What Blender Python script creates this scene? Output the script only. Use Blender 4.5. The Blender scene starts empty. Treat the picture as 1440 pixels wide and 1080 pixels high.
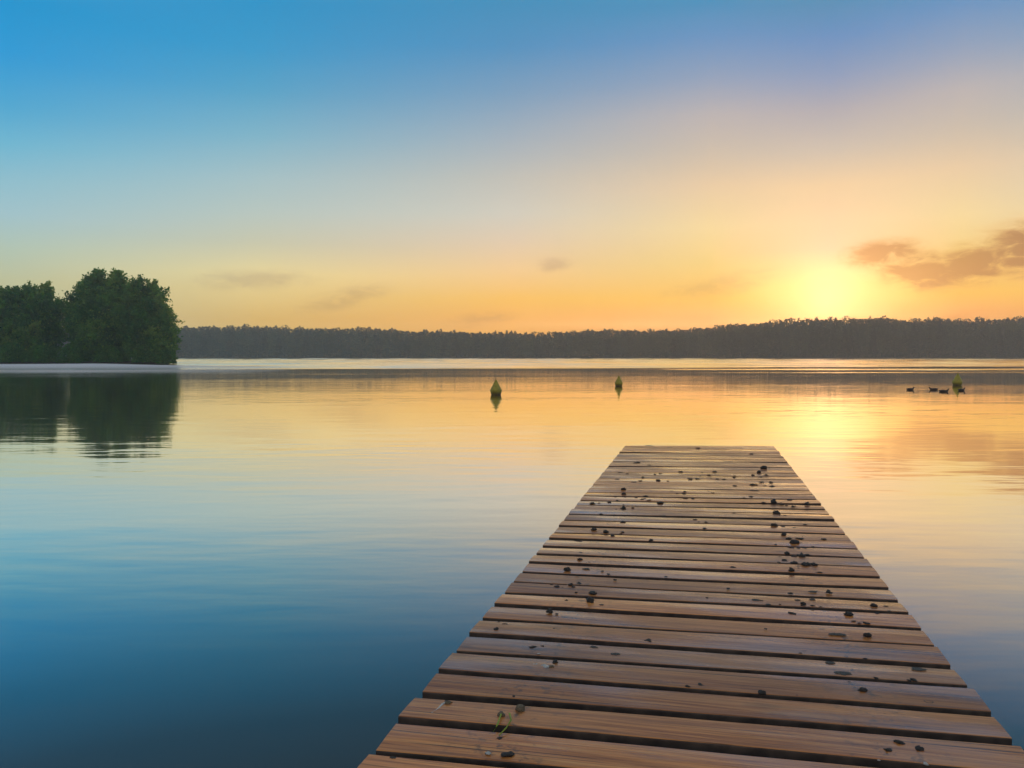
import bpy, bmesh, math, random
import numpy as np
from mathutils import Vector, Matrix, noise

C = bpy.context.scene
COL = C.collection
R = math.radians

# ------------------------------------------------------------------ camera
EYE = 1.30                      # eye above the water, the deck lies 0.85 m below the eye
cam_data = bpy.data.cameras.new('camera')
cam = bpy.data.objects.new('camera', cam_data); COL.objects.link(cam)
cam_data.sensor_width = 36.0
cam_data.lens = 28.75
cam_data.clip_start = 0.05
cam_data.clip_end = 5000
cam.location = (0, 0, EYE)
cam.rotation_euler = (R(90 - 1.992), 0, 0)
C.camera = cam

# ------------------------------------------------------------------ sky
SUN_AZ, SUN_EL = R(21.1), R(1.2)       # azimuth from +Y towards +X
GLOW_EL = R(3.3)

def lin(r, g, b):
    f = lambda c: (c/255/12.92 if c/255 <= .04045 else ((c/255 + .055)/1.055)**2.4)
    return (f(r), f(g), f(b), 1)

class NT:
    """small helper round a node tree"""
    def __init__(s, tree): s.t = tree; tree.nodes.clear()
    def n(s, typ, **kw):
        nd = s.t.nodes.new(typ)
        for k, v in kw.items(): setattr(nd, k, v)
        return nd
    def set(s, sock, v):
        if isinstance(v, bpy.types.NodeSocket): s.t.links.new(v, sock)
        else: sock.default_value = v
    def m(s, op, a, b=0.0, c=0.0, clamp=False):
        nd = s.n('ShaderNodeMath', operation=op, use_clamp=clamp)
        s.set(nd.inputs[0], a); s.set(nd.inputs[1], b); s.set(nd.inputs[2], c)
        return nd.outputs[0]
    def vm(s, op, a, b=(0, 0, 0), scale=None):
        nd = s.n('ShaderNodeVectorMath', operation=op)
        s.set(nd.inputs[0], a); s.set(nd.inputs[1], b)
        if scale is not None: s.set(nd.inputs['Scale'], scale)
        return nd.outputs['Value'] if op in ('DOT_PRODUCT', 'LENGTH', 'DISTANCE') else nd.outputs[0]
    def mr(s, v, a, b, c=0.0, d=1.0, kind='LINEAR'):
        nd = s.n('ShaderNodeMapRange', interpolation_type=kind)
        for i, x in enumerate((v, a, b, c, d)): s.set(nd.inputs[i], x)
        return nd.outputs[0]
    def mix(s, f, a, b, mode='MIX'):
        nd = s.n('ShaderNodeMix', data_type='RGBA', blend_type=mode)
        s.set(nd.inputs[0], f); s.set(nd.inputs[6], a); s.set(nd.inputs[7], b)
        return nd.outputs[2]
    def ramp(s, f, stops, mode='EASE'):
        nd = s.n('ShaderNodeValToRGB'); cr = nd.color_ramp; cr.interpolation = mode
        while len(cr.elements) < len(stops): cr.elements.new(0.5)
        for e, (p, c) in zip(cr.elements, stops): e.position = p; e.color = c if len(c) == 4 else (*c, 1)
        s.set(nd.inputs[0], f)
        return nd.outputs[0]
    def noise(s, vec, scale, detail=3.0, rough=0.5, dist=0.0):
        nd = s.n('ShaderNodeTexNoise')
        s.set(nd.inputs['Vector'], vec); nd.inputs['Scale'].default_value = scale
        nd.inputs['Detail'].default_value = detail; nd.inputs['Roughness'].default_value = rough
        nd.inputs['Distortion'].default_value = dist
        return nd.outputs[0]
    def mapping(s, vec, scale=(1, 1, 1), rot=(0, 0, 0), loc=(0, 0, 0)):
        nd = s.n('ShaderNodeMapping'); s.set(nd.inputs[0], vec)
        nd.inputs[1].default_value = loc; nd.inputs[2].default_value = rot; nd.inputs[3].default_value = scale
        return nd.outputs[0]
    def xyz(s, v):
        nd = s.n('ShaderNodeSeparateXYZ'); s.set(nd.inputs[0], v); return nd.outputs
    def comb(s, x, y, z):
        nd = s.n('ShaderNodeCombineXYZ')
        for i, q in enumerate((x, y, z)): s.set(nd.inputs[i], q)
        return nd.outputs[0]

world = bpy.data.worlds.new('World'); C.world = world; world.use_nodes = True
w = NT(world.node_tree)
d = w.vm('NORMALIZE', w.n('ShaderNodeTexCoord').outputs['Generated'])
dx, dy, dz = w.xyz(d)
az = w.m('ARCTAN2', dx, dy)                                   # radians, 0 straight ahead
el = w.m('ARCSINE', dz)
daz = w.m('ABSOLUTE', w.m('SUBTRACT', az, SUN_AZ))
daz = w.m('MINIMUM', daz, w.m('SUBTRACT', 2*math.pi, daz))
e01 = w.m('DIVIDE', w.m('MAXIMUM', el, 0.0), R(90), clamp=True)
# sky colours (linear) by elevation in degrees, one row per distance in azimuth from the sun
SKY = {
    52.56: [(20.08, 0.0071, 0.2418, 0.5063), (17.29, 0.0160, 0.2608, 0.5418), (14.40, 0.0595, 0.3161, 0.5255), (12.42, 0.1223, 0.3837, 0.5290), (10.41, 0.2174, 0.4272, 0.5118), (8.37, 0.2928, 0.4554, 0.4955), (6.31, 0.3763, 0.4703, 0.3739), (4.43, 0.4495, 0.4542, 0.2595)],
    38.34: [(22.24, 0.0165, 0.2368, 0.4659), (19.41, 0.0292, 0.2586, 0.4812), (17.02, 0.0705, 0.2963, 0.4726), (14.29, 0.1654, 0.3718, 0.4791), (11.63, 0.3039, 0.4382, 0.4670), (9.36, 0.3937, 0.4708, 0.4322), (7.52, 0.4800, 0.4818, 0.3492), (5.43, 0.6975, 0.5739, 0.2603), (2.37, 0.6348, 0.3904, 0.0727)],
    21.10: [(23.16, 0.0377, 0.2187, 0.4027), (20.45, 0.0611, 0.2277, 0.4228), (17.63, 0.1507, 0.2760, 0.4151), (14.94, 0.2761, 0.3454, 0.4089), (12.16, 0.4236, 0.4226, 0.3861), (9.80, 0.5072, 0.4891, 0.4211), (7.87, 0.6077, 0.4825, 0.3445), (5.93, 0.7302, 0.4855, 0.2231), (3.97, 0.7747, 0.4158, 0.0561), (2.48, 0.7422, 0.3161, 0.0178)],
    7.53: [(22.59, 0.0437, 0.2191, 0.4022), (20.55, 0.0984, 0.2309, 0.4278), (18.03, 0.2121, 0.2795, 0.3983), (15.86, 0.3709, 0.3468, 0.3563), (13.64, 0.4404, 0.3845, 0.3235), (11.37, 0.5949, 0.4521, 0.2941), (8.59, 0.6386, 0.5074, 0.2540), (6.24, 0.5781, 0.4307, 0.1363), (3.85, 0.5781, 0.3110, 0.0033), (2.65, 0.5781, 0.1869, 0.0010)],
    0.12: [(21.79, 0.0619, 0.2138, 0.3736), (19.81, 0.0953, 0.2196, 0.4251), (17.37, 0.1966, 0.2615, 0.3985), (15.48, 0.3225, 0.3138, 0.3503), (13.12, 0.4410, 0.3916, 0.3359), (10.93, 0.6120, 0.4574, 0.2774), (8.71, 0.5781, 0.4463, 0.2739), (6.90, 0.5781, 0.3828, 0.2420), (4.62, 0.8130, 0.5353, 0.1148), (3.24, 0.8130, 0.4488, 0.0527)],}
HIGH = [(45, 0.22, 0.31, 0.41), (90, 0.46, 0.42, 0.39)]  # overhead sky out of view, made paler and brighter to light the deck
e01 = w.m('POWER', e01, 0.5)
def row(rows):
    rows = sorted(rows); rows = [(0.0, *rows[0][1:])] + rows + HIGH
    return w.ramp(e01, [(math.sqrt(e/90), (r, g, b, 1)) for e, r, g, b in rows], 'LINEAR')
SKY[150.0] = [(1.0, 0.62, 0.44, 0.36), (6.0, 0.62, 0.47, 0.43), (12.0, 0.60, 0.48, 0.46), (18.0, 0.48, 0.44, 0.48), (26.0, 0.32, 0.38, 0.48)]     # unseen pink band opposite the sunrise, added to light deck and trees
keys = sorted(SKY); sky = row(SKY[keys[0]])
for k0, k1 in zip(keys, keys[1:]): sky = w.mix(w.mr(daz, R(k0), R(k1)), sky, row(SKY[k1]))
# the glow round the hidden sun
sv = (math.sin(SUN_AZ)*math.cos(GLOW_EL), math.cos(SUN_AZ)*math.cos(GLOW_EL), math.sin(GLOW_EL))
ga = w.m('ARCCOSINE', w.vm('DOT_PRODUCT', d, sv))
def glow(width, power=2.0):
    return w.m('EXPONENT', w.m('MULTIPLY', w.m('POWER', w.m('DIVIDE', ga, R(width)), power), -1.0))
def addc(base, f, col): return w.mix(1.0, base, w.vm('SCALE', col, scale=f), 'ADD')
# clouds: one dark orange bank right of the sun and faint wisps over the woods
cv = w.comb(w.m('MULTIPLY', az, 9.0), w.m('MULTIPLY', el, 24.0), 0.3)
cn = w.noise(cv, 3.4, 9, 0.62, 0.5)
def blob(a0, e0, sa, se, tilt=0.0):
    a = w.m('SUBTRACT', az, R(a0)); e = w.m('SUBTRACT', w.m('SUBTRACT', el, R(e0)), w.m('MULTIPLY', a, tilt))
    q = w.m('ADD', w.m('POWER', w.m('DIVIDE', w.m('ABSOLUTE', a), R(sa)), 2.0), w.m('POWER', w.m('DIVIDE', w.m('ABSOLUTE', e), R(se)), 2.0))
    return w.m('EXPONENT', w.m('MULTIPLY', q, -1.0))
def union(*bs):
    r = bs[0]
    for b in bs[1:]: r = w.m('MAXIMUM', r, b)
    return r
def gate(env, lo, hi):          # the noise eats into the envelope, nothing grows outside it
    return w.mr(w.m('MULTIPLY', env, w.m('ADD', -0.15, w.m('MULTIPLY', cn, 2.3))), lo, hi, kind='SMOOTHSTEP')
bank = gate(union(blob(24.4, 6.4, 2.4, 1.0, 0.05), blob(26.5, 5.3, 2.9, 1.35, -0.10), blob(29.2, 5.5, 2.8, 1.35, 0.08), blob(32.3, 6.3, 3.4, 1.75, 0.12), blob(38, 6.8, 6, 1.8, 0.1)), 0.10, 0.90)
wisp = w.m('MULTIPLY', gate(union(blob(-11.5, 3.9, 3.4, 0.8, 0.22), blob(-17.5, 5.0, 4.4, 0.8, 0.05), blob(3.0, 6.3, 1.5, 0.6), blob(14.0, 4.6, 4.5, 1.0, 0.2), blob(-2.3, 2.5, 3.0, 0.6, 0.1)), 0.2, 1.2), 0.65)
sky = w.mix(wisp, sky, w.vm('MULTIPLY', sky, (0.66, 0.62, 0.74)))
sky = w.mix(bank, sky, w.mix(w.m('MULTIPLY', bank, w.mr(az, R(22), R(33), 0.45, 1.0)), w.vm('MULTIPLY', sky, (0.95, 0.62, 0.24)), w.vm('MULTIPLY', sky, (0.42, 0.25, 0.20))))
veil = w.m('SUBTRACT', 1.0, w.m('MULTIPLY', bank, 0.6))
sky = addc(sky, w.m('MULTIPLY', glow(5.0, 1.6), veil), (0.34, 0.13, 0.02))
sky = addc(sky, w.m('MULTIPLY', glow(3.0, 1.5), veil), (0.62, 0.30, 0.24))
bg = w.n('ShaderNodeBackground'); w.set(bg.inputs[0], sky); bg.inputs[1].default_value = 1.0
nish = w.n('ShaderNodeTexSky', sky_type='NISHITA', sun_disc=False, sun_elevation=SUN_EL, sun_rotation=SUN_AZ)
bg2 = w.n('ShaderNodeBackground'); w.set(bg2.inputs[0], nish.outputs[0]); bg2.inputs[1].default_value = 0.002
ad = w.n('ShaderNodeAddShader'); w.set(ad.inputs[0], bg.outputs[0]); w.set(ad.inputs[1], bg2.outputs[0])
w.set(w.n('ShaderNodeOutputWorld').inputs[0], ad.outputs[0])
world.cycles.sampling_method = 'MANUAL'; world.cycles.sample_map_resolution = 1024

# ------------------------------------------------------------------ sun
sl = bpy.data.lights.new('sun', 'SUN'); sl.energy = 2.0; sl.angle = R(0.6); sl.color = (1.0, 0.60, 0.26)
sun = bpy.data.objects.new('sun', sl); COL.objects.link(sun)
sdir = Vector((math.sin(SUN_AZ)*math.cos(SUN_EL), math.cos(SUN_AZ)*math.cos(SUN_EL), math.sin(SUN_EL)))
sun.rotation_euler = (-sdir).to_track_quat('-Z', 'Y').to_euler()
sun.location = (60, 160, 60)

C.view_settings.view_transform = 'Standard'; C.view_settings.look = 'None'
C.view_settings.exposure = 0.3; C.view_settings.gamma = 1.0; C.view_settings.use_curve_mapping = False
C.render.engine = 'CYCLES'
cy = C.cycles
cy.use_denoising = True; cy.max_bounces = 6; cy.diffuse_bounces = 2; cy.glossy_bounces = 3
cy.transmission_bounces = 2; cy.transparent_max_bounces = 6; cy.volume_bounces = 4
cy.sample_clamp_indirect = 6; cy.sample_clamp_direct = 0; cy.use_adaptive_sampling = True; cy.adaptive_threshold = 0.02

# ------------------------------------------------------------------ helpers
def mat(name, build):
    m = bpy.data.materials.new(name); m.use_nodes = True
    t = NT(m.node_tree); out = t.n('ShaderNodeOutputMaterial'); build(t, out)
    return m
def bsdf(t, out, **kw):
    b = t.n('ShaderNodeBsdfPrincipled')
    for k, v in kw.items(): t.set(b.inputs[k.replace('_', ' ')], v)
    t.set(out.inputs[0], b.outputs[0])
    return b
def mesh_obj(name, verts, faces, material, parent=None, smooth=False):
    me = bpy.data.meshes.new(name); me.from_pydata(verts, [], faces); me.update()
    if smooth: me.polygons.foreach_set('use_smooth', [True]*len(me.polygons))
    if material: me.materials.append(material)
    o = bpy.data.objects.new(name, me); COL.objects.link(o)
    if parent: o.parent = parent
    return o
def bm_obj(name, bm, material, parent=None, smooth=False):
    me = bpy.data.meshes.new(name); bm.to_mesh(me); bm.free()
    if smooth: me.polygons.foreach_set('use_smooth', [True]*len(me.polygons))
    me.materials.append(material)
    o = bpy.data.objects.new(name, me); COL.objects.link(o)
    if parent: o.parent = parent
    return o
def tag(o, label=None, cat=None, group=None, kind=None):
    for k, v in (('label', label), ('category', cat), ('group', group), ('kind', kind)):
        if v: o[k] = v
    return o
def empty(name, loc, rz=0.0):
    o = bpy.data.objects.new(name, None); COL.objects.link(o)
    o.location = loc; o.rotation_euler = (0, 0, rz); o.empty_display_size = 0.2
    return o
def quads_mesh(name, P, material, parent=None, tint=None):
    """P: (n,4,3) array of quads as one mesh, an optional tint per quad"""
    n = len(P); me = bpy.data.meshes.new(name)
    me.vertices.add(n*4); me.vertices.foreach_set('co', P.reshape(-1).astype(np.float32))
    me.loops.add(n*4); me.loops.foreach_set('vertex_index', np.arange(n*4, dtype=np.int32))
    me.polygons.add(n); me.polygons.foreach_set('loop_start', np.arange(0, n*4, 4, dtype=np.int32))
    me.update(calc_edges=True)
    if tint is not None:
        a = me.attributes.new('tint', 'FLOAT', 'FACE'); a.data.foreach_set('value', tint.astype(np.float32))
    me.materials.append(material)
    o = bpy.data.objects.new(name, me); COL.objects.link(o)
    if parent: o.parent = parent
    return o

# ------------------------------------------------------------------ water
def water_mat(t, out):
    pos = t.n('ShaderNodeNewGeometry').outputs['Position']
    px, py, pz = t.xyz(pos)
    dist = t.vm('LENGTH', pos)
    rough = 0.045
    # ripples: long low swell plus small cat's-paw waves
    def wave(scale, amp, detail=2.0, rz=0.0):
        return t.m('MULTIPLY', t.noise(t.mapping(pos, scale, (0, 0, rz)), 1.0, detail, 0.5), amp)
    h = t.m('ADD', wave((0.55, 1.5, 1), 0.009, 2, R(-9)), wave((1.6, 5.0, 1), 0.0024, 2, R(6)))
    patch = t.mr(t.noise(t.mapping(pos, (0.05, 0.16, 1)), 1.0, 2), 0.38, 0.66, 0.35, 1.25)
    bump = t.n('ShaderNodeBump'); bump.inputs['Strength'].default_value = 1.0; bump.inputs['Distance'].default_value = 1.0
    t.set(bump.inputs['Height'], t.m('MULTIPLY', h, patch))
    geo = t.n('ShaderNodeNewGeometry')
    graze = t.m('ABSOLUTE', t.vm('DOT_PRODUCT', geo.outputs['Incoming'], geo.outputs['True Normal']))
    refl = t.ramp(graze, [(0.0, (1, 1, 1)), (0.10, (0.97, 0.97, 0.97)), (0.18, (0.88, 0.88, 0.88)), (0.276, (0.56, 0.56, 0.56)), (0.335, (0.33, 0.33, 0.33)), (0.40, (0.15, 0.15, 0.15)), (0.47, (0.075, 0.075, 0.075)), (0.7, (0.05, 0.05, 0.05)), (1.0, (0.03, 0.03, 0.03))], 'LINEAR')
    body = t.n('ShaderNodeBsdfDiffuse'); body.inputs[0].default_value = (0.040, 0.032, 0.021, 1)
    gl = t.n('ShaderNodeBsdfGlossy', distribution='MULTI_GGX'); gl.inputs['Color'].default_value = (1.0, 0.97, 0.92, 1)
    t.set(gl.inputs['Roughness'], rough); t.set(gl.inputs['Normal'], bump.outputs[0])
    mx = t.n('ShaderNodeMixShader'); t.set(mx.inputs[0], refl); t.set(mx.inputs[1], body.outputs[0]); t.set(mx.inputs[2], gl.outputs[0])
    t.set(out.inputs[0], mx.outputs[0])
WATER = mat('lake_water', water_mat)
def water_sheet():
    """one sheet; beyond the wind line it carries real wind waves a few centimetres high"""
    xs = np.array([-650] + list(np.linspace(-330, 340, 96)) + [650.0])
    xs[1:-1] += np.random.default_rng(2).uniform(-2, 2, 96)
    ys = np.array([-120.0, 0.0, 30.0, 44.0] + list(np.arange(46, 130, 0.30)) + list(np.arange(130, 447, 0.42)) + [460.0, 660.0])
    X, Y = np.meshgrid(xs, ys)
    r = np.random.default_rng(5)
    wob = np.array([6.0*noise.noise((x*0.02, 4.0, 0)) + 2.5*noise.noise((x*0.09, 8.0, 0)) for x in xs])
    edge = np.where(xs > 0, 80 + 0.25*xs, 80 + 0.20*xs) + wob
    m = np.clip((Y - edge[None, :])/7.0, 0, 1); m = m*m*(3 - 2*m)
    st = np.array([[noise.noise((x*0.010, y*0.13, 3.3)) for x in xs] for y in ys[4:120]])
    band = np.zeros_like(m); band[4:120] = np.clip((st - 0.10)/0.15, 0, 1)
    band *= np.clip((X - 12)/14, 0, 1)*np.clip((Y - 58)/8, 0, 1)
    m = np.maximum(m, 0.8*band)*np.clip((446 - Y)/4, 0, 1)*(np.abs(X) < 600)
    ph = lambda: r.uniform(0, 6.28, len(xs))[None, :]*0.55
    Z = 0.028*np.sin(2*np.pi*Y/1.55 + X*0.11 + ph()) + 0.020*np.sin(2*np.pi*Y/2.35 - X*0.17 + ph()) + 0.012*np.sin(2*np.pi*Y/1.15 + ph())
    Z += r.normal(0, 0.006, Z.shape)
    Z = Z*m*WAVE
    V = np.stack([X, Y, Z], -1).reshape(-1, 3); nx_ = len(xs); ny_ = len(ys)
    i = (np.arange(ny_-1)[:, None]*nx_ + np.arange(nx_-1)[None, :]).reshape(-1)
    Fq = np.stack([i, i+1, i+nx_+1, i+nx_], 1).astype(np.int32)
    me = bpy.data.meshes.new('lake_water'); me.vertices.add(len(V)); me.vertices.foreach_set('co', V.reshape(-1).astype(np.float32))
    me.loops.add(Fq.size); me.loops.foreach_set('vertex_index', Fq.reshape(-1)); me.polygons.add(len(Fq))
    me.polygons.foreach_set('loop_start', np.arange(0, Fq.size, 4, dtype=np.int32)); me.update(calc_edges=True)
    me.materials.append(WATER)
    o = bpy.data.objects.new('lake_water', me); COL.objects.link(o); o['kind'] = 'structure'
WAVE = 0.9
water_sheet()

# ------------------------------------------------------------------ far shore and forest
def soil_mat(t, out):
    pos = t.n('ShaderNodeNewGeometry').outputs['Position']
    c = t.ramp(t.noise(pos, 0.6, 5, 0.6), [(0.3, (0.03, 0.024, 0.014)), (0.7, (0.06, 0.055, 0.028))])
    bsdf(t, out, Base_Color=c, Roughness=0.9)
SOIL = mat('shore_soil', soil_mat)

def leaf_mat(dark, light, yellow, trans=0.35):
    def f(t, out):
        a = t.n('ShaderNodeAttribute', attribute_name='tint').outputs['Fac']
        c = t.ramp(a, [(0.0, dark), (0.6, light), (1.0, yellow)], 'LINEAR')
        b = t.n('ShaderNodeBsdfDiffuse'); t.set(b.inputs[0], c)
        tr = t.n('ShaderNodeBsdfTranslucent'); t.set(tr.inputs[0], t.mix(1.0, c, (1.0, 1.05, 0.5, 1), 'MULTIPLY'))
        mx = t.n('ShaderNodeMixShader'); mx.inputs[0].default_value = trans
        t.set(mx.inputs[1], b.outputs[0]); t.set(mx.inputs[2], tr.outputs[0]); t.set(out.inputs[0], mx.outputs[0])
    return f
LEAF = mat('broad_leaves', leaf_mat((0.030, 0.125, 0.030), (0.095, 0.240, 0.045), (0.22, 0.31, 0.050)))
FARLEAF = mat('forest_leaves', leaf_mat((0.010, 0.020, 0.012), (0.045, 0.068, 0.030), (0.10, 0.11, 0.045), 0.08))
def bark(t, out):
    pos = t.n('ShaderNodeTexCoord').outputs['Object']
    c = t.ramp(t.noise(t.mapping(pos, (4, 4, 0.7)), 1.5, 4), [(0.3, (0.03, 0.022, 0.016)), (0.7, (0.09, 0.07, 0.05))])
    bsdf(t, out, Base_Color=c, Roughness=0.9)
BARK = mat('bark', bark)

rng = np.random.default_rng(7)
def rand_quads(cen, size, flat=0.35):
    """randomly turned leaf clumps: a kite-shaped quad at every centre"""
    n = len(cen)
    a = rng.normal(size=(n, 3)); a /= np.linalg.norm(a, axis=1)[:, None]
    b = rng.normal(size=(n, 3)); b -= (b*a).sum(1)[:, None]*a; b /= np.linalg.norm(b, axis=1)[:, None]
    s = size[:, None]
    return np.stack([cen - a*s*0.5, cen + b*s*flat, cen + a*s*0.5, cen - b*s*flat], 1)

# skyline of the wood as height in metres at 450 m, by bearing x/y
SKX = [-0.62, -0.408, -0.365, -0.28, -0.19, -0.148, -0.06, 0.026, 0.07, 0.10, 0.156, 0.20, 0.243, 0.287, 0.33, 0.374, 0.417, 0.46, 0.50, 0.513, 0.55, 0.60, 0.626, 0.75]
SKY_ = [460, 460, 459, 459, 461, 463, 466, 468, 465.5, 463.5, 464, 462, 459, 454.5, 450, 446.5, 445.5, 446.5, 449, 447.5, 450, 449, 446, 446]
def top_at(b): return (503.2 - float(np.interp(b, SKX, SKY_)))/1150.0*450.0 + 0.7*noise.noise((b*28, 1.5, 0)) + 0.6*noise.noise((b*90, 6.5, 0))
def ground_at(x, y):
    b = x/y
    t_ = min(max((y - 450)/32.0, 0), 1)
    return 0.1 + t_*max(0.8, top_at(b)*(y/450.0) - (8.5 if y < 474 else 5.5))
gx = np.linspace(-430, 430, 60); gy = [446, 449, 455, 470, 490, 520, 560, 620]
V = [(x, y, -0.4 if y == 446 else ground_at(x, y) + noise.noise((x*.05, y*.05, 0))*0.3) for y in gy for x in gx]
nx = len(gx)
F = [(j*nx+i, j*nx+i+1, (j+1)*nx+i+1, (j+1)*nx+i) for j in range(len(gy)-1) for i in range(nx-1)]
tag(mesh_obj('far_shore', V, F, SOIL, smooth=True), kind='structure')

fq, ft = [], []
def far_tree(x, y, top, conifer, dens=1.0):
    g = ground_at(x, y); h = top - g
    n = int((210 if conifer else 200)*dens)
    tv = rng.uniform(0.0, 1.0)
    u = rng.uniform(0, 1, n); ang = rng.uniform(0, 2*math.pi, n)
    if conifer:
        base = 0.12; z = base + (1 - base)*u**1.0
        rad = (1.0 - z)**0.75*rng.uniform(2.3, 3.3) + 0.25
        rr = rad*np.sqrt(rng.uniform(0.25, 1, n))
        size = 0.7 + 0.6*(1 - z)
    else:
        z = 0.16 + 0.84*u
        rad = np.sin(np.clip((z - 0.02)/0.98, 0, 1)**1.1*math.pi*0.97 + 0.02)**0.6*rng.uniform(3.0, 4.2)
        rr = rad*np.sqrt(rng.uniform(0.2, 1, n))*(1 + 0.25*np.sin(3*ang + tv*9))
        size = np.full(n, 0.85)*rng.uniform(0.6, 1.2, n)
    cen = np.stack([x + rr*np.cos(ang), y + rr*np.sin(ang), g + z*h], 1)
    q = rand_quads(cen, size, 0.42)
    fq.append(q); ft.append(np.clip(tv*0.75 + rng.normal(0, 0.12, n), 0, 1))
    # stem
    r0 = 0.22
    for k in range(2):
        a = k*math.pi/2
        ox, oy = r0*math.cos(a), r0*math.sin(a)
        fq.append(np.array([[[x-ox, y-oy, g-0.3], [x+ox, y+oy, g-0.3], [x+ox*.4, y+oy*.4, g+h*.8], [x-ox*.4, y-oy*.4, g+h*.8]]])); ft.append(np.array([0.3]))
random.seed(11)
for row, (yy, step, frac) in enumerate(((450.5, 3.3, 0.72), (455, 3.1, 0.86), (461, 3.0, 0.97), (468, 3.0, 0.99), (478, 3.0, 0.99), (488, 3.0, 0.99))):
    x = -420.0
    while x < 420:
        x += step*random.uniform(0.6, 1.4)
        y = yy + random.uniform(-1.8, 2.5)
        b = x/y
        t_ = top_at(b)*(y/450.0)
        con = random.random() < (0.72 if b < 0.12 else 0.45)
        j = random.uniform(-0.07, 0.0) if random.random() < 0.8 else random.uniform(0.0, 0.06)
        far_tree(x, y, t_*(frac + j*(1.0 if row > 1 else 0.8)), con, 1.0 if row < 4 else 0.7)
# undergrowth along the water's edge
n = 9000
ux = rng.uniform(-420, 420, n); uy = 449.2 + rng.exponential(1.6, n)
uz = 0.2 + rng.uniform(0, 1, n)**1.5*3.2
fq.append(rand_quads(np.stack([ux, uy, uz], 1), rng.uniform(0.7, 1.5, n), 0.45)); ft.append(rng.uniform(0.05, 0.6, n))
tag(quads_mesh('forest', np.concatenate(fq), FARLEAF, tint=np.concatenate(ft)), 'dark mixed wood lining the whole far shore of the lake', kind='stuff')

# ------------------------------------------------------------------ headland with its trees (left)
def bank_h(x, y):
    ex = min(1.0, max(0.0, (-0.411*y + 0.3 - x)/4.0)); ey = min(1.0, max(0.0, (y - shore_y(x))/3.0))
    return -0.35 + 0.85*min(ex, ey)**0.7 + 0.12*noise.noise((x*.5, y*.5, 3))*min(ex, ey)
def shore_y(x): return 119.0 + (x + 49)*0.16 + 1.2*noise.noise((x*.12, 2.2, 0))
gx = np.linspace(-135, -46, 70); gy = np.linspace(94, 172, 60)
V = [(x, y, bank_h(x, y)) for y in gy for x in gx]; nx = len(gx)
F = [(j*nx+i, j*nx+i+1, (j+1)*nx+i+1, (j+1)*nx+i) for j in range(len(gy)-1) for i in range(nx-1)]
tag(mesh_obj('headland_ground', V, F, SOIL, smooth=True), kind='structure')

def tube(verts, faces, pts, radii, seg=7):
    b0 = len(verts)
    for i, (p, r) in enumerate(zip(pts, radii)):
        d_ = (pts[min(i+1, len(pts)-1)] - pts[max(i-1, 0)]).normalized()
        s = d_.cross(Vector((0.31, 0.87, 0.2))).normalized(); t_ = d_.cross(s)
        for k in range(seg):
            a = 2*math.pi*k/seg
            verts.append(p + (s*math.cos(a) + t_*math.sin(a))*r)
    for i in range(len(pts)-1):
        for k in range(seg):
            a, b = b0+i*seg+k, b0+i*seg+(k+1) % seg
            faces.append((a, b, b+seg, a+seg))
    faces.append(tuple(b0+(len(pts)-1)*seg+k for k in range(seg)))

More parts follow.
